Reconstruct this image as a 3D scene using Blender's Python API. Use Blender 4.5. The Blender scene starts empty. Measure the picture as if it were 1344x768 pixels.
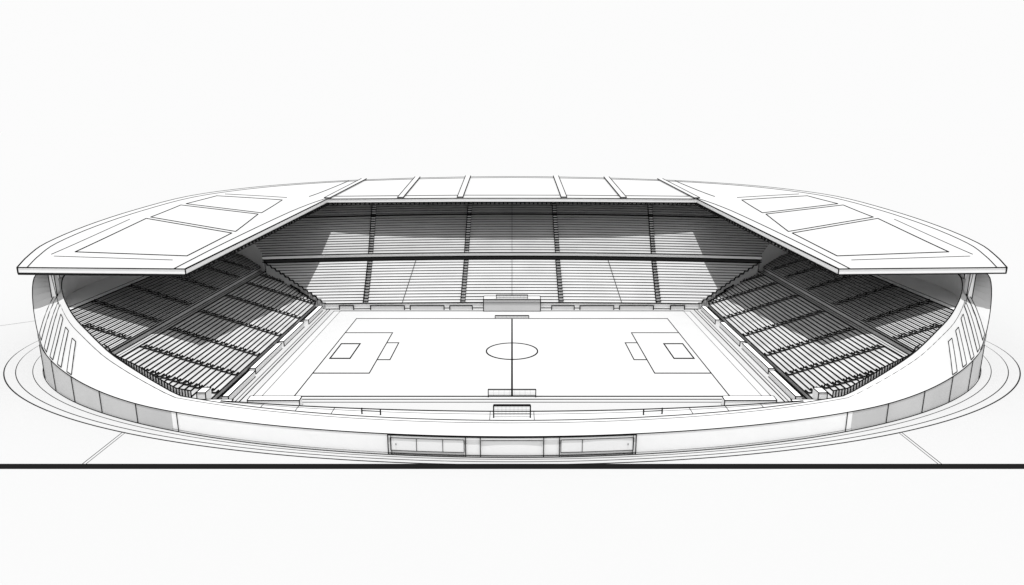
import bpy, math
from mathutils import Vector
from mathutils.bvhtree import BVHTree
R=math.radians
scene=bpy.context.scene

# ---------- materials ----------
def mat(name,col,rough=0.9,var=0.0,scale=0.2):
    m=bpy.data.materials.new(name); m.use_nodes=True
    nt=m.node_tree; b=nt.nodes['Principled BSDF']
    b.inputs['Roughness'].default_value=rough
    b.inputs['Specular IOR Level'].default_value=0.0
    c=(col,col,col,1)
    if var>0:
        tc=nt.nodes.new('ShaderNodeTexCoord'); n=nt.nodes.new('ShaderNodeTexNoise')
        n.inputs['Scale'].default_value=scale; n.inputs['Detail'].default_value=4
        r=nt.nodes.new('ShaderNodeValToRGB')
        lo=max(0,col-var); hi=min(1,col+var)
        r.color_ramp.elements[0].position=.35; r.color_ramp.elements[1].position=.65
        r.color_ramp.elements[0].color=(lo,lo,lo,1); r.color_ramp.elements[1].color=(hi,hi,hi,1)
        nt.links.new(tc.outputs['Object'],n.inputs['Vector']); nt.links.new(n.outputs['Fac'],r.inputs['Fac'])
        nt.links.new(r.outputs['Color'],b.inputs['Base Color'])
    else: b.inputs['Base Color'].default_value=c
    return m
SUN=4.6; TILT=11
K0=.972/(.972+SUN*math.cos(R(TILT))/math.pi)
M_ground=mat('ground_white',K0*1.0)
M_pitch=mat('pitch_white',K0*1.12,var=.005)
M_rim=mat('rim_white',K0*1.2,var=.01)
M_white=mat('white_paint',0.82,var=.01)
M_roof=mat('roof_white',K0*1.08,var=.006,scale=.05)
M_grey=mat('concrete_grey',0.50,var=.03,scale=.06)
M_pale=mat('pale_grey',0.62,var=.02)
M_ink=mat('black_trim',0.008)
M_ink2=mat('dark_grey_trim',0.02)
M_seat=mat('seat_grey',0.40,var=.04,scale=.15)
M_seatb=mat('seat_light_grey',0.44,var=.02,scale=.1)
M_seatu=mat('seat_mid_grey',0.38,var=.02,scale=.1)
M_dark=mat('recess_shade_dark',0.06)  # near-black base colour paints in the shadow gap under the balcony parapet
M_glass=mat('window_pale',0.78,rough=.4)

# ---------- mesh buffer ----------
class Buf:
    def __init__(s): s.v=[]; s.f=[]
    def face(s,*p):
        n=len(s.v); s.v+= [tuple(q) for q in p]; s.f.append(tuple(range(n,n+len(p))))
    def box(s,x0,x1,y0,y1,z0,z1):
        n=len(s.v)
        s.v+=[(x0,y0,z0),(x1,y0,z0),(x1,y1,z0),(x0,y1,z0),(x0,y0,z1),(x1,y0,z1),(x1,y1,z1),(x0,y1,z1)]
        s.f+=[tuple(n+i for i in q) for q in ((3,2,1,0),(4,5,6,7),(0,1,5,4),(1,2,6,5),(2,3,7,6),(3,0,4,7))]
    def line(s,pts,w):
        pts=[Vector(p) for p in pts]
        for a,b in zip(pts[:-1],pts[1:]):
            d=b-a
            if d.length<1e-4: continue
            d.normalize()
            side=d.cross(Vector((0,0,1)))
            if side.length<1e-3: side=Vector((1,0,0))
            side.normalize(); up=side.cross(d); h=w/2
            a2=a-d*h*.4; b2=b+d*h*.4
            n=len(s.v)
            for q in (a2,b2):
                for e,g in ((-1,-1),(1,-1),(1,1),(-1,1)):
                    s.v.append(tuple(q+side*e*h+up*g*h))
            s.f+=[tuple(n+i for i in q) for q in ((0,3,2,1),(4,5,6,7),(0,1,5,4),(1,2,6,5),(2,3,7,6),(3,0,4,7))]
    def ribbon(s,pts,w,z):
        pts=[Vector((p[0],p[1],0)) for p in pts]
        for a,b in zip(pts[:-1],pts[1:]):
            d=(b-a).normalized(); ww=w*(1+1.3*abs(d.x)); n=Vector((-d.y,d.x,0))*ww/2; a2=a-d*w/2; b2=b+d*w/2
            s.face((a2.x-n.x,a2.y-n.y,z),(b2.x-n.x,b2.y-n.y,z),(b2.x+n.x,b2.y+n.y,z),(a2.x+n.x,a2.y+n.y,z))
    def obj(s,name,m,parent=None):
        me=bpy.data.meshes.new(name); me.from_pydata(s.v,[],s.f); me.materials.append(m); me.update()
        o=bpy.data.objects.new(name,me); scene.collection.objects.link(o)
        if parent: o.parent=parent
        return o
def empty(name,loc=(0,0,0)):
    e=bpy.data.objects.new(name,None); e.location=loc; scene.collection.objects.link(e); return e

stadium=empty('football_stadium')
CY=10
def plan(a,bf,bb,t,n=3.0):
    c,s_=math.cos(t),math.sin(t)
    if s_<0: return (a*c,CY+bf*s_)
    e=2/n
    return (a*math.copysign(abs(c)**e,c),CY+bb*abs(s_)**e)
def yfront(x,a,b):
    q=max(0,1-(x/a)**2); return CY-b*math.sqrt(q)
def yback(x,a,b):
    q=max(0,1-(abs(x)/a)**3); return CY+b*q**(1/3)
def sst(u): u=min(1,max(0,u)); return u*u*(3-2*u)
TS=[R(180+i*1.5) for i in range(241)]

# ---------- ground ----------
g=Buf(); g.face((-4000,-3000,0),(4000,-3000,0),(4000,6000,0),(-4000,6000,0)); g.obj('ground',M_ground)
g=Buf()
for a,b,bb,w in ((143.6,78.1,110,.17),(140.6,76.9,108,.12),(136.0,75.9,105,.1)):
    p=[plan(a,b,bb,t,2.4) for t in TS]
    g.ribbon(p,w,.012)
g.obj('plaza_pavement',M_ink2)
g=Buf(); g.face((-900,-69.75,.016),(900,-69.75,.016),(900,-67.7,.016),(-900,-67.7,.016)); g.obj('boundary_line',M_ink)
for sx in (-1,1):
    g=Buf()
    g.ribbon([(sx*82.2,-54),(sx*82.2,-67.6)],.17,.004); g.ribbon([(sx*82.9,-54),(sx*82.9,-67.6)],.2,.004)
    g.obj('footpath',M_ink2)
g=Buf(); g.ribbon([(-153,36),(-170,23),(-260,10)],.16,.004); g.obj('path_edge',M_ink2)

# ---------- pitch ----------
pitch=empty('football_pitch')
g=Buf(); g.face((-62.5,-35.8,.006),(62.5,-35.8,.006),(62.5,43.5,.006),(-62.5,43.5,.006)); g.obj('playing_surface',M_pitch,pitch)
g=Buf(); W=.32
def rect(g,x0,x1,y0,y1,w,z=.02): g.ribbon([(x0,y0),(x1,y0),(x1,y1),(x0,y1),(x0,y0)],w,z)
rect(g,-52.5,52.5,-34,34,W)
g.ribbon([(0,-34),(0,34)],.48,.024)
g.ribbon([(7.4*math.cos(R(a)),7.4*math.sin(R(a))) for a in range(0,361,5)],.34,.028)
for s in (-1,1):
    rect(g,s*52.5,s*37.6,-18.2,17.8,W,.028); rect(g,s*37.6,s*34,-7.6,7.6,W,.032); rect(g,s*51,s*45.4,-6.5,6.7,.42,.036)
g.obj('pitch_markings',M_ink,pitch)
g=Buf(); rect(g,-62.5,62.5,-35.8,43.5,.24); rect(g,-60.3,60.3,-37.6,44.6,.16,.03)
g.obj('apron_lines',M_ink2,pitch)

def goal(name,x,y,z,w,h,dp,lw,net=True):
    e=empty(name,(x,y,z)); b=Buf()
    b.line([(-w/2,0,0),(-w/2,0,h),(w/2,0,h),(w/2,0,0)],lw)
    b.line([(-w/2,0,h),(-w/2,dp,h*.8),(-w/2,dp,0),(-w/2,0,0)],lw*.6); b.line([(w/2,0,h),(w/2,dp,h*.8),(w/2,dp,0),(w/2,0,0)],lw*.6)
    b.line([(-w/2,dp,h*.8),(w/2,dp,h*.8)],lw*.6); b.line([(-w/2,dp,0),(w/2,dp,0)],lw*.6)
    b.obj('goal_frame',M_ink,e)
    n=Buf()
    for i in range(1,9):
        xx=-w/2+w*i/9; n.line([(xx,0,h),(xx,dp,h*.8),(xx,dp,0)],.03)
    for j in range(1,4):
        n.line([(-w/2,dp,h*.8*j/4),(w/2,dp,h*.8*j/4)],.03)
    n.obj('goal_net',M_ink2,e)
goal('football_goal',0,-56.6,4.6,7.6,2.7,1.8,.26)
goal('football_goal',0,-34.6,.02,11.4,2.0,1.2,.22)
goal('football_goal',0,34.2,.02,11.4,.9,1.2,.24)
goal('football_goal',0,44.2,4.4,11.0,1.3,1.2,.22)

# ---------- ring wall + rim ----------
XT=113.0
def sz(x):
    x=min(abs(x),XT); return 1.5+.33*(x-68)+(1.0 if x>95 else 0)
def ramp(y): return sst((y+26)/22)
def zin(x,y=None):
    z=max(4.6,sz(x)+.9 - (1.0 if abs(x)>95 else 0)*max(0,1-(abs(x)-95)/8))
    if y is None: y=yfront(x,126,68)
    return z+.1*max(0,abs(x)-XT)+4.0*ramp(y)
def band(x): return 4.4+6.0*max(0,(abs(x)-75)/50)**2
def zout(x,y=None):
    if y is None: y=yfront(x,133,75)
    return band(x)+ (12.0*ramp(y+2) if y>-28 else 0)
wall_w=Buf(); wall_g=Buf(); rim=Buf(); ink=Buf(); ink_t=Buf(); inner=Buf()
po=[plan(133,75,102,t) for t in TS]; pi_=[plan(126,68,97,t) for t in TS]
po2=[plan(133.25,75.25,102.2,t) for t in TS]
for i in range(240):
    a,b=po[i],po[i+1]; c,d=pi_[i],pi_[i+1]
    za,zb=zout(*a),zout(*b); zc,zd=zin(*c),zin(*d)
    xm=abs(a[0]+b[0])/2
    ga=min(za,band(a[0])); gb=min(zb,band(b[0]))
    if xm<71 and a[1]<CY: wall_w.face((a[0],a[1],0),(b[0],b[1],0),(b[0],b[1],zb),(a[0],a[1],za))
    else:
        wall_g.face((a[0],a[1],0),(b[0],b[1],0),(b[0],b[1],gb),(a[0],a[1],ga))
        if za-ga>.02 or zb-gb>.02:
            rim.face((a[0],a[1],ga),(b[0],b[1],gb),(b[0],b[1],zb),(a[0],a[1],za))
    ink.line([(a[0],a[1],ga),(b[0],b[1],gb)],.16)
    if za-ga>.1: ink.line([(a[0],a[1],za),(b[0],b[1],zb)],.18)
    rim.face((a[0],a[1],za),(b[0],b[1],zb),(d[0],d[1],zd),(c[0],c[1],zc))
    inner.face((c[0],c[1],0),(d[0],d[1],0),(d[0],d[1],zd),(c[0],c[1],zc))
    ink.line([(po2[i][0],po2[i][1],.05),(po2[i+1][0],po2[i+1][1],.05)],.16)
    ink.line([(c[0],c[1],zc),(d[0],d[1],zd)],.22)
    m=lambda p,q,u:(p[0]*(1-u)+q[0]*u,p[1]*(1-u)+q[1]*u)
    for u in (.84,):
        if a[1]<-20:
            e,f=m(a,c,u),m(b,d,u)
            ink_t.line([(e[0],e[1],za*(1-u)+zc*u+.03),(f[0],f[1],zb*(1-u)+zd*u+.03)],.09)
    if xm<71 and a[1]<CY: ink_t.line([(po2[i][0],po2[i][1],.5),(po2[i+1][0],po2[i+1][1],.5)],.06)
for X in (71,82,93,103,112,120):
    for s in (-1,1):
        y=yfront(X,133.1,75.1); ink_t.line([(s*X*1.001,y,0),(s*X*1.001,y,band(X))],.13)
wall_w.obj('outer_wall_front',M_white,stadium); wall_g.obj('outer_wall_side',M_grey,stadium)
rim.obj('sloping_rim',M_rim,stadium); inner.obj('inner_wall',M_pale,stadium)

# fins on the raised rim
lou=Buf()
def rimpt(s,t,u,off=.06):
    t=t-R(7)*u
    a=plan(133,75,102,t); c=plan(126,68,97,t)
    x=a[0]*(1-u)+c[0]*u; y=a[1]*(1-u)+c[1]*u; z=zout(*a)*(1-u)+zin(*c)*u
    return (s*x,y-off,z+off)
for s in (1,-1):
    for k in range(5):
        t0=R(180+25.5+k*3.1); t1=t0+R(1.3)
        hi=.86-.05*k
        for j in range(4):
            u0=.04+(hi-.04)*j/4; u1=.04+(hi-.04)*(j+1)/4
            lou.face(rimpt(s,t0,u0),rimpt(s,t1,u0),rimpt(s,t1,u1),rimpt(s,t0,u1))
        L=[rimpt(s,t0,.04+(hi-.04)*j/4,.1) for j in range(5)]; L2=[rimpt(s,t1,.04+(hi-.04)*j/4,.1) for j in range(5)]
        ink.line(L+L2[::-1]+[L[0]],.13)
lou.obj('rim_fins',M_rim,stadium)

# front facade windows/doors
win=Buf(); fr=Buf()
def fw(x,z,off=.12): return (x,yfront(x,133,75)-off,z)
spans=[(-24.0,-18.8),(-18.8,-13.6),(-13.6,-9.4),(9.6,13.8),(13.8,24.0)]
for x0,x1 in spans:
    n=4
    for i in range(n):
        xa=x0+(x1-x0)*i/n; xb=x0+(x1-x0)*(i+1)/n
        win.face(fw(xa,.9),fw(xb,.9),fw(xb,3.7),fw(xa,3.7))
    fr.line([fw(x0,1.0,.2),fw(x1,1.0,.2),fw(x1,3.7,.2),fw(x0,3.7,.2),fw(x0,1.0,.2)],.1)
win.obj('windows',M_glass,stadium)
for x in (-24.5,-9.1,-6.2,6.2,9.3,24.5):
    fr.line([fw(x,.1,.25),fw(x,4.3,.25)],.17)
for x in (-23.9,23.9): fr.line([fw(x,.1,.25),fw(x,4.3,.25)],.1)
fr.line([fw(x,.35,.22) for x in [-24.5+i*49/20 for i in range(21)]],.1)
fr.line([fw(x,4.3,.22) for x in [-24.5+i*49/20 for i in range(21)]],.17)
fr.line([fw(-6,3.6,.2),fw(6,3.6,.2)],.09)
for x in (-22.9,22.9): fr.line([fw(x,2.2,.25),fw(x,2.5,.25)],.12)
fr.obj('window_and_door_frames',M_ink,stadium)

# ---------- front terrace ----------
ter=Buf(); N=40
def ti(x): return -53.5+.0014*x*x
xs=[-64+128*i/N for i in range(N+1)]
for i in range(N):
    a,b=xs[i],xs[i+1]
    ya,yb=yfront(a,126,68),yfront(b,126,68)
    ter.face((a,ya,4.598),(b,yb,4.598),(b,max(ti(b),yb),4.598),(a,max(ti(a),ya),4.598))
    ter.face((a,ti(a),0),(b,ti(b),0),(b,ti(b),4.598),(a,ti(a),4.598))
    ink.line([(a,ti(a),4.62),(b,ti(b),4.62)],.26)
    ink_t.line([(a,ti(a)*.7+ya*.3,4.62),(b,ti(b)*.7+yb*.3,4.62)],.09)
ter.obj('front_terrace',M_rim,stadium)
for s in (-1,1):
    for x in (27.5,31.5):
        yy=yfront(x,126,68)+1.2
        ink.line([(s*x,yy,4.6),(s*x,yy,5.9)],.25)
    ink.line([(s*27.5,yfront(27.5,126,68)+1.2,5.4),(s*31.5,yfront(31.5,126,68)+1.2,5.4)],.1)
    for x in (4.6,38,46,54):
        ink_t.line([(s*x,ti(x),4.62),(s*x,yfront(x,126,68),4.62)],.12)
    b=Buf(); b.box(min(s*62,s*69),max(s*62,s*69),-49,-46,0,4.2); b.box(min(s*69.5,s*71.5),max(s*69.5,s*71.5),-43,-40,0,4.6)
    b.obj('stair_block',M_white,stadium)
    for x0,x1,y0,y1,z in ((62,69,-49,-46,4.22),(69.5,71.5,-43,-40,4.62)):
        x0*=s;x1*=s
        ink.line([(x0,y0,z),(x1,y0,z),(x1,y1,z),(x0,y1,z),(x0,y0,z)],.18)
        for q in ((x0,y0),(x1,y0)): ink.line([(q[0],q[1],0),(q[0],q[1],z)],.18)

# ---------- side stands ----------
seat=Buf(); rows=Buf(); ais=Buf(); tick=Buf(); walk=Buf(); swalk=Buf(); fence=Buf(); fpan=Buf()
def yend(x):
    x=abs(x); return min(46+.92*(x-69.5), 72, yback(x,127,97))
xr=[69.5+23.5*i/19 for i in range(20)]   # to 93
xr2=[95.5+(XT-95.5)*i/14 for i in range(15)]
for s in (-1,1):
    for lst in (xr,xr2):
        for i in range(len(lst)-1):
            x0,x1=lst[i],lst[i+1]; z0,z1=sz(x0+.01),sz(x1+.01); zm=z0+(z1-z0)*.8
            f0,f1=yfront(x0,126,68),yfront(x1,126,68); e0,e1=yend(x0),yend(x1)
            if i==0: z_prev=0.0 if lst is xr else sz(93)
            if i==0: seat.face((s*x0,f0,z_prev),(s*x0,e0,z_prev),(s*x0,e0,z0),(s*x0,f0,z0))
            seat.face((s*x0,f0,z0),(s*x0,e0,z0),(s*x1,e1,zm),(s*x1,f1,zm))
            seat.face((s*x1,f1,zm),(s*x1,e1,zm),(s*x1,e1,z1),(s*x1,f1,z1))
            rows.line([(s*x0,f0+.3,z0+.05),(s*x0,e0,z0+.05)],.25 if lst is xr else .22)
            if lst is xr2:
                xm=(x0+x1)/2; zz=(z0+zm)/2
                rows.line([(s*xm,f0+1.0,zz+.05),(s*xm,e0,zz+.05)],.1)
    # walkway
    xa,xb=93,95.5; z=sz(93)
    swalk.face((s*xa,yfront(xa,126,68),z),(s*xa,yend(xa),z),(s*xb,yend(xb),z),(s*xb,yfront(xb,126,68),z))
    for X,zz,w in ((93,z+.1,.3),(94.3,z+.08,.1),(95.45,z+.1,.24),(95.45,z+1.3,.3)):
        ink.line([(s*X,yfront(X,126,68)+.5,zz),(s*X,yend(X),zz)],w)
    # top concourse behind the last row
    xc=[XT+ (126-XT)*i/8 for i in range(9)]; zt=sz(XT)
    for x0,x1 in zip(xc[:-1],xc[1:]):
        walk.face((s*x0,yfront(x0,126,68),zt),(s*x0,min(72,yback(x0,127,97)),zt),(s*x1,min(72,yback(x1,127,97)),zt),(s*x1,yfront(x1,126,68),zt))
    ink.line([(s*XT,yfront(XT,126,68)+.5,zt+.1),(s*XT,70,zt+.1)],.3)
    ink_t.line([(s*XT,yfront(XT,126,68)+.5,zt+1.1),(s*XT,70,zt+1.1)],.14)
    # stairs
    for Y in (-37,-25,-10,8,27,45,58):
        for lst in (xr,xr2):
            for i in range(len(lst)-1):
                x0,x1=lst[i],lst[i+1]; z0=sz(x0+.01)
                if Y<yfront(x1,126,68)+1 or Y>yend(x0)-1: continue
                ais.box(min(s*x0,s*x1),max(s*x0,s*x1),Y-.55,Y+.55,z0-.1,z0+.42)
                tick.line([(s*x0,Y-.7,z0+.5),(s*x0,Y+.7,z0+.5)],.3)
                tick.line([(s*x0,Y-.7,z0+.5),(s*x1,Y-.7,z0+.5)],.24)
                if i%2: tick.line([(s*x0,Y-.7,z0+.5),(s*x0,Y-.7,z0+1.3)],.24)
    # near-end fence above the rim
    fx=[71.5+.8*i for i in range(33)]
    for x0,x1 in zip(fx[:-1],fx[1:]):
        ya,yb=yfront(x0,126,68)+.5,yfront(x1,126,68)+.5
        za,zb=max(4.6,sz(x0)+.6),max(4.6,sz(x1)+.6)
        hh=1.5*sst((97-x0)/12)
        fpan.face((s*x0,ya+.1,za-1),(s*x1,yb+.1,zb-1),(s*x1,yb+.1,zb+hh),(s*x0,ya+.1,za+hh))
        fence.line([(s*x0,ya,za-.3),(s*x0,ya,za+hh)],.2)
        fence.line([(s*x0,ya,za+hh),(s*x1,yb,zb+1.5*sst((97-x1)/12))],.2)
    p=[]
    for i,x in enumerate([69.5,73,73,77,77,81,81,85,85,89,89,93]):
        y=yend(x); p.append((s*x,y-(1.5 if i%2 else 0),sz(x)+.8))
    ink.line(p,.4)
    for y0,y1,x in ((-38,-21,66.6),(-19,2,67.2),(4,24,67.2),(27,44,66.6)):
        b0,b1=sorted((s*x,s*(x+1.5)))
        walk.box(b0,b1,y0,y1,0,1.6)
        ink.line([(s*x,y0,1.62),(s*x,y1,1.62)],.2); ink.line([(s*(x+1.5),y0,1.62),(s*(x+1.5),y1,1.62)],.2)
        ink.line([(s*x,y0,1.62),(s*(x+1.5),y0,1.62)],.2); ink.line([(s*x,y0,0),(s*x,y0,1.6)],.2)
        ink.line([(s*x,y0,.05),(s*x,y1,.05)],.22)
    ink.line([(s*64.4,-43,.05),(s*64.4,45,.05)],.2); ink.line([(s*65.4,-44,.05),(s*65.4,46,.05)],.14)
    ink.line([(s*69.4,-42,.9),(s*69.4,46,.9)],.28)
seat.obj('side_seating',M_seat,stadium); rows.obj('side_seat_rows',M_ink,stadium); swalk.obj('stand_walkway',M_seat,stadium)
ais.obj('side_stairs',M_seat,stadium); tick.obj('side_stair_edges',M_ink,stadium); walk.obj('walkways',M_white,stadium)
fence.obj('stand_end_railing',M_ink,stadium); fpan.obj('stand_end_panel',M_pale,stadium)

# ---------- back stand ----------
def mix(a,b,f): return a+(b-a)*f
def lowc(f): return (mix(47.5,70,f),mix(.0004,.0009,f),mix(66,92,f),mix(2,13.4,f))
def upc(f): return (mix(71.5,104,f),mix(.0009,.0021,f),mix(93,114,f),mix(15.8,34.9,f))
MS=48
def cpts(c,z=None,dy=0):
    Y0,k,Wd,Z=c; z=Z if z is None else z
    return [(Wd*(2*j/MS-1),Y0-k*(Wd*(2*j/MS-1))**2+dy,z) for j in range(MS+1)]
brow=Buf(); skirt=Buf(); bstair=Buf(); btick=Buf()
def tier(fn,n,buf,w):
    for i in range(n):
        A=cpts(fn(i/n)); C=cpts(fn((i+1)/n)); B=cpts(fn((i+1)/n),z=mix(A[0][2],C[0][2],.82))
        for j in range(MS):
            buf.face(A[j],A[j+1],B[j+1],B[j]); buf.face(B[j],B[j+1],C[j+1],C[j])
            brow.line([(A[j][0],A[j][1],A[j][2]+.05),(A[j+1][0],A[j+1][1],A[j+1][2]+.05)],w)
        for e in (0,MS):
            skirt.face((A[e][0],A[e][1],0),(B[e][0],B[e][1],0),B[e],A[e])
        for X0,X1 in ((-52,-57),(-17.5,-17.5),(17.5,17.5),(52,57)):
            f=i/n; X=mix(X0,X1,(f*.4 if fn is lowc else .4+.6*f))
            Y0,k,Wd,Z=fn(f); Y0b=fn((i+1)/n)[0]
            y=Y0-k*X*X; y2=Y0b-fn((i+1)/n)[1]*X*X
            bstair.box(X-.7,X+.7,y,y2,Z-.05,Z+.75)
            btick.line([(X-.8,y,Z+.8),(X+.8,y,Z+.8)],.36)
            btick.line([(X-.8,y,Z+.8),(X-.8,y2,Z+.8)],.28); btick.line([(X+.8,y,Z+.8),(X+.8,y2,Z+.8)],.22)
            btick.line([(X-.8,y,Z),(X-.8,y,Z+.8)],.28)
lo=Buf(); up=Buf()
tier(lowc,15,lo,.19); tier(upc,24,up,.2)
A=cpts(lowc(0),z=0); B=cpts(lowc(0)); bw=Buf()
for j in range(MS): bw.face(A[j],A[j+1],B[j+1],B[j])
ink.line([(p[0],p[1]-.05,p[2]+.1) for p in B],.34); ink.line([(p[0],p[1]-.1,.1) for p in A],.3)
bw.obj('back_stand_base_wall',M_white,stadium)
bd=Buf()
for x0,x1 in ((-61,-56),(-50,-38),(-36,-24),(-22,-14),(14,22),(24,36),(38,50),(56,61)):
    y=45.6; bd.box(x0,x1,y-.3,y,0,1.5); ink.line([(x0,y-.4,0),(x0,y-.4,1.55),(x1,y-.4,1.55),(x1,y-.4,0)],.3)
bd.obj('pitchside_boards',M_white,stadium)
tb=Buf(); tb.box(-10,10,43,48,0,4.3); tb.obj('tunnel_block',M_rim,stadium)
ink.line([(-10,43,0),(-10,43,4.35),(10,43,4.35),(10,43,0)],.28); ink.line([(-10,43,.1),(10,43,.1)],.2)
ink.line([(-10,43,4.35),(-10,48,4.35),(10,48,4.35),(10,43,4.35)],.2)
ink_t.line([(-10,42.9,3.2),(10,42.9,3.2)],.14)
bal=Buf(); rec=Buf(); kk=.0009
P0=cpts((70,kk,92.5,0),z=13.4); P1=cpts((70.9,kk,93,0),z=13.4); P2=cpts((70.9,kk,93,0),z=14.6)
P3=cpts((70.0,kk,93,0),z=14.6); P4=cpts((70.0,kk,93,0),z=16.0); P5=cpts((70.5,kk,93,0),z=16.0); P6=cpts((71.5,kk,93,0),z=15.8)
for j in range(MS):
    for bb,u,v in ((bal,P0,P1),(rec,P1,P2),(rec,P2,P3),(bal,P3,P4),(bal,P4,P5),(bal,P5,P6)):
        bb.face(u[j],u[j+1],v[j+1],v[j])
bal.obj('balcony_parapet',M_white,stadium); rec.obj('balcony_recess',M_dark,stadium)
for P,w in ((P4,.34),(P3,.4),(P0,.3)): ink.line([(p[0],p[1]-.1,p[2]+.05) for p in P],w)
for f,w in ((.62,.5),(.985,.4)): ink.line([(p[0],p[1],p[2]+.3) for p in cpts(upc(round(f*24)/24))],w)
for X in (-39,0,39):
    ink_t.line([(X*(1-.06*f/10),lowc(f/10)[0]-lowc(f/10)[1]*X*X,lowc(f/10)[3]+.25) for f in range(11)],.14)
ink_t.line([(0,upc(f/10)[0],upc(f/10)[3]+.6) for f in range(11)],.14)
for s in (-1,1):
    pl=[]
    for f in range(14):
        c=lowc(f/13); x=c[2]; pl+=[(s*x,c[0]-c[1]*x*x,c[3]+.3),(s*(x+1.2),c[0]-c[1]*x*x+.2,c[3]+.3)]
    ink.line(pl,.36)
lo.obj('back_lower_seating',M_seatb,stadium); up.obj('back_upper_seating',M_seatu,stadium)
brow.obj('back_seat_rows',M_ink2,stadium); skirt.obj('back_stand_side_wall',M_pale,stadium)
bstair.obj('back_stairs',M_pale,stadium); btick.obj('back_stair_edges',M_ink,stadium)

# ---------- roof ----------
ia,ib=Vector((-83,-18,28)),Vector((-70.9,75,35.95))
outs=[(-125.6,-18,28.4),(-131.3,-5.5,29),(-135.8,9,30.1),(-137,31,32),(-134,55,34.2),(-125,77,36.8),(-107,90,38.8),(-86,96.5,40.2),(-62,101,41.2)]
us=[0,.1,.2,.38,.56,.74,.86,.94,1]
def cat(p0,p1,p2,p3,t):
    return .5*((2*p1)+(p2-p0)*t+(2*p0-5*p1+4*p2-p3)*t*t+(3*p1-p0-3*p2+p3)*t**3)
ov=[Vector(o) for o in outs]; ovx=[ov[0]*2-ov[1]]+ov+[Vector((-40,104.5,41.7))]
st=[]
for i in range(8):
    for k in range(4):
        t=k/4; st.append((ia.lerp(ib,us[i]*(1-t)+us[i+1]*t),cat(ovx[i],ovx[i+1],ovx[i+2],ovx[i+3],t)))
st.append((ib.copy(),ov[-1].copy()))
NS=len(st)-1
st+=[(Vector((-42.9,75.6,36.05)),Vector((-40,104.5,41.7))),(Vector((-20,76,36.15)),Vector((-18.7,106.5,42.0))),(Vector((0,76,36.15)),Vector((0,107,42.1)))]
mir=lambda v:Vector((-v.x,v.y,v.z))
st=st+[(mir(a),mir(b)) for a,b in reversed(st[:-1])]
roof=Buf(); und=Buf(); K=6; T=1.5
top=[]
for a,b in st: top.append([a.lerp(b,k/K) for k in range(K+1)])
D=Vector((0,0,T))
for i in range(len(st)-1):
    for k in range(K):
        roof.face(top[i][k],top[i+1][k],top[i+1][k+1],top[i][k+1])
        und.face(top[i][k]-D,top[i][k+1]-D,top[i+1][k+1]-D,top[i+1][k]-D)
bvh=BVHTree.FromPolygons(roof.v,roof.f)
fas=Buf()
for i in range(len(st)-1):
    for k in (0,K): fas.face(top[i][k],top[i+1][k],top[i+1][k]-D,top[i][k]-D)
for i in (0,len(st)-1):
    for k in range(K): fas.face(top[i][k],top[i][k+1],top[i][k+1]-D,top[i][k]-D)
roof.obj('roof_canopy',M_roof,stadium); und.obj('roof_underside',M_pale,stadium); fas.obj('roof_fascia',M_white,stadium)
def rz(x,y,default=None):
    h=bvh.ray_cast(Vector((x,y,100)),Vector((0,0,-1)))
    return h[0].z if h[0] is not None else default
rl=Buf(); rlt=Buf()
def drape(buf,pts,w,n=14,off=.1):
    out=[]
    for a,b in zip(pts[:-1],pts[1:]):
        for i in range(n+1):
            u=i/n; x=a[0]+(b[0]-a[0])*u; y=a[1]+(b[1]-a[1])*u; z=rz(x,y)
            if z is not None: out.append((x,y,z+off))
    if len(out)>1: buf.line(out,w)
rl.line([a for a,b in st],.3); rl.line([a-D for a,b in st],.34)
rl.line([b for a,b in st],.28); rl.line([b-D for a,b in st],.2)
for i in (0,-1):
    a,b=st[i]; rl.line([a,b],.24); rl.line([a-D,b-D],.3); rl.line([a,a-D],.22); rl.line([b,b-D],.3)
inn=[a.lerp(b,.065) for a,b in st]; o2=[a.lerp(b,.94) for a,b in st]
up1=Vector((0,0,.1))
rl.line([p+up1 for p in inn[:NS+1]],.18);rl.line([p+up1 for p in inn[-NS-1:]],.18)
rl.line([p+up1 for p in [a.lerp(b,.12) for a,b in st[NS:-NS]]],.22)
rlt.line([p+up1 for p in o2],.16)
rib=Buf()
for i in range(NS,len(st)-NS):
    if i==len(st)//2: continue
    a,b=st[i]
    d=Vector((1.1,0,0)); z=Vector((0,0,.5))
    A0,A1,B0,B1=a-d,a+d,b-d,b+d
    A0z,A1z,B0z,B1z=[q+z for q in (A0,A1,B0,B1)]
    rib.face(A0z,A1z,B1z,B0z); rib.face(A0,A1,A1z,A0z); rib.face(A0,A0z,B0z,B0); rib.face(A1,B1,B1z,A1z)
    rl.line([A0z,B0z],.26); rl.line([A1z,B1z],.26); rl.line([A0z,A1z],.26); rl.line([A0z,A0],.2); rl.line([A1z,A1],.2)
rib.obj('roof_ribs',M_roof,stadium)
for s in (-1,1):
    for poly in ([(-121,-1.5),(-88,-6),(-86,20),(-123,41),(-121,-1.5)],
                 [(-122.5,43),(-85.6,22),(-87.5,47),(-121,62),(-122.5,43)],
                 [(-120,64),(-87,49),(-86.5,70),(-114,77),(-120,64)],
                 ):
        drape(rl,[(-s*x,y) for x,y in poly],.22)
    drape(rlt,[(s*124,-6),(s*90,-10)],.12)
    drape(rlt,[(s*112,80),(s*86,74)],.16)
    drape(rlt,[(s*126,-4),(s*128,40)],.12)
    drape(rl,[(s*78,76),(s*68,99)],.2)
rl.obj('roof_edge_trim',M_ink,stadium); rlt.obj('roof_seams',M_ink2,stadium)
tr=Buf()
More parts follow.
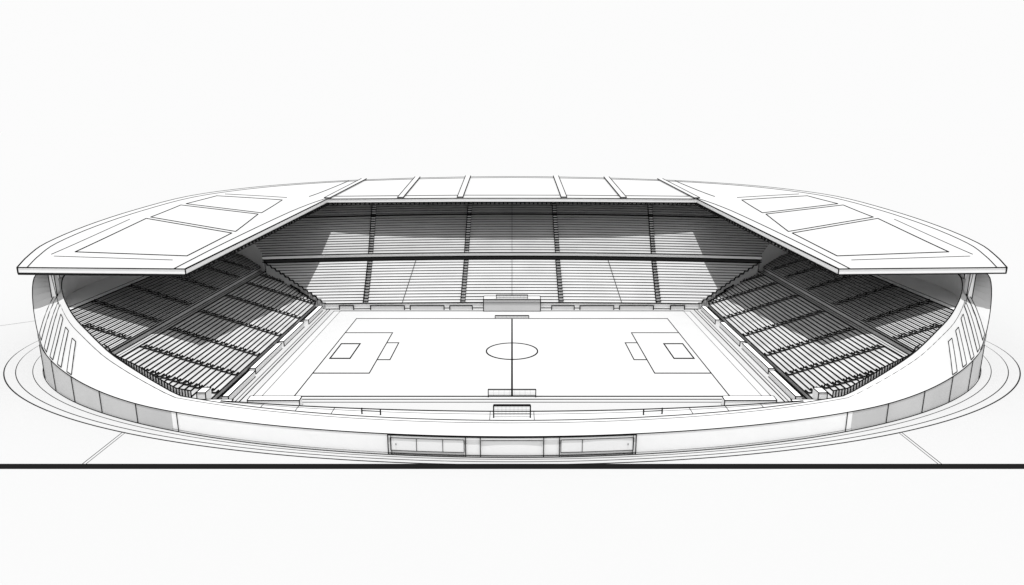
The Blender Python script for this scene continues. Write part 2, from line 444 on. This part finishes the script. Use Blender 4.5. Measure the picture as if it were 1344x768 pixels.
for i in range(len(st)-1):
    a=st[i][0]-D; b=st[i+1][0]-D; oa=(st[i][1]-D); ob=(st[i+1][1]-D)
    n=max(1,int(round((b-a).length/1.7)))
    for k in range(n):
        p=a.lerp(b,k/n); q=oa.lerp(ob,k/n); dirn=(q-p); dirn.z=0; dirn.normalize()
        p=p+dirn*.6
        tr.line([p,p-Vector((0,0,.9))],.5)
        if k%3==0: tr.line([p-Vector((0,0,.3)),q-Vector((0,0,.3))],.25)
    tr.line([a+Vector((0,0,-.9)),b+Vector((0,0,-.9))],.16)
tr.obj('roof_truss',M_ink2,stadium)

# ---------- rear facade wall + columns ----------
fac=Buf(); pf=[plan(129,71,99,t) for t in TS]; col=Buf()
for i in range(240):
    a,b=pf[i],pf[i+1]
    if a[1]<-2 or b[1]<-2: continue
    ra,rb=(rz(a[0],a[1],30)-T-.05),(rz(b[0],b[1],30)-T-.05)
    side=a[1]<72 and b[1]<72
    z1a,z1b=(min(ra,22),min(rb,22)) if side else (ra,rb)
    fac.face((a[0],a[1],5),(b[0],b[1],5),(b[0],b[1],z1b),(a[0],a[1],z1a))
    if side: ink.line([(a[0],a[1],z1a),(b[0],b[1],z1b)],.18)
    if i%2==0:
        c=plan(128.7,71,98.8,TS[i]); ink_t.line([(c[0],c[1],10),(c[0],c[1],ra if (side and i%4==0) else z1a)],.14)
        if side and i%4==0: col.box(a[0]-.35,a[0]+.35,a[1]-.35,a[1]+.35,z1a,ra)
fac.obj('rear_facade',M_white,stadium)
for s in (-1,1):
    for x,y in ((119.6,-14),(123.6,-6)):
        z=26.8; zb=sz(x)-.5
        col.box(s*x-.7,s*x+.7,y-.7,y+.7,zb,z)
        for dx in (-.75,.75): ink.line([(s*x+dx,y-.75,zb),(s*x+dx,y-.75,z)],.16)
    ink_t.line([(s*119.6,-14.8,26.6),(s*116.5,-18,17)],.14)
col.obj('roof_columns',M_white,stadium)
ink.obj('edge_trim',M_ink,stadium); ink_t.obj('panel_joints',M_ink2,stadium)

# ---------- dugouts ----------
for s in (-1,1):
    e=empty('team_dugout',(s*55,-40,0)); b=Buf()
    b.face((-6,-1,0),(6,-1,0),(6,-1,1.9),(-6,-1,1.9)); b.face((-6,-1,1.9),(6,-1,1.9),(6,1,2.1),(-6,1,2.1))
    b.face((-6,-1,0),(-6,-1,1.9),(-6,1,2.1),(-6,1,0)); b.face((6,-1,0),(6,-1,1.9),(6,1,2.1),(6,1,0))
    b.box(-5.6,5.6,-.7,0,.4,.5); b.obj('shelter',M_white,e)
    b=Buf(); b.line([(-6,-1,1.9),(6,-1,1.9),(6,1,2.1),(-6,1,2.1),(-6,-1,1.9)],.2)
    b.line([(-6,-1,0),(-6,-1,1.9)],.18); b.line([(6,-1,0),(6,-1,1.9)],.18); b.obj('shelter_edges',M_ink,e)

# ---------- light, world, camera ----------
w=bpy.data.worlds.new('World'); scene.world=w; w.use_nodes=True
bg=w.node_tree.nodes['Background']; bg.inputs['Color'].default_value=(.972,.972,.972,1); bg.inputs['Strength'].default_value=1
L=bpy.data.lights.new('sun','SUN'); L.energy=SUN; L.angle=R(.5)
lo_=bpy.data.objects.new('sun',L); lo_.rotation_euler=(R(TILT),0,0); lo_.location=(0,-100,200); scene.collection.objects.link(lo_)
cd=bpy.data.cameras.new('camera'); cd.lens=23.97; cd.sensor_width=36; cd.clip_end=20000; cd.clip_start=1
cam=bpy.data.objects.new('camera',cd); cam.location=(0,-187.6,63.5); cam.rotation_euler=(R(76.2),0,0)
scene.collection.objects.link(cam); scene.camera=cam
scene.view_settings.view_transform='Standard'; scene.view_settings.look='None'; scene.view_settings.exposure=0
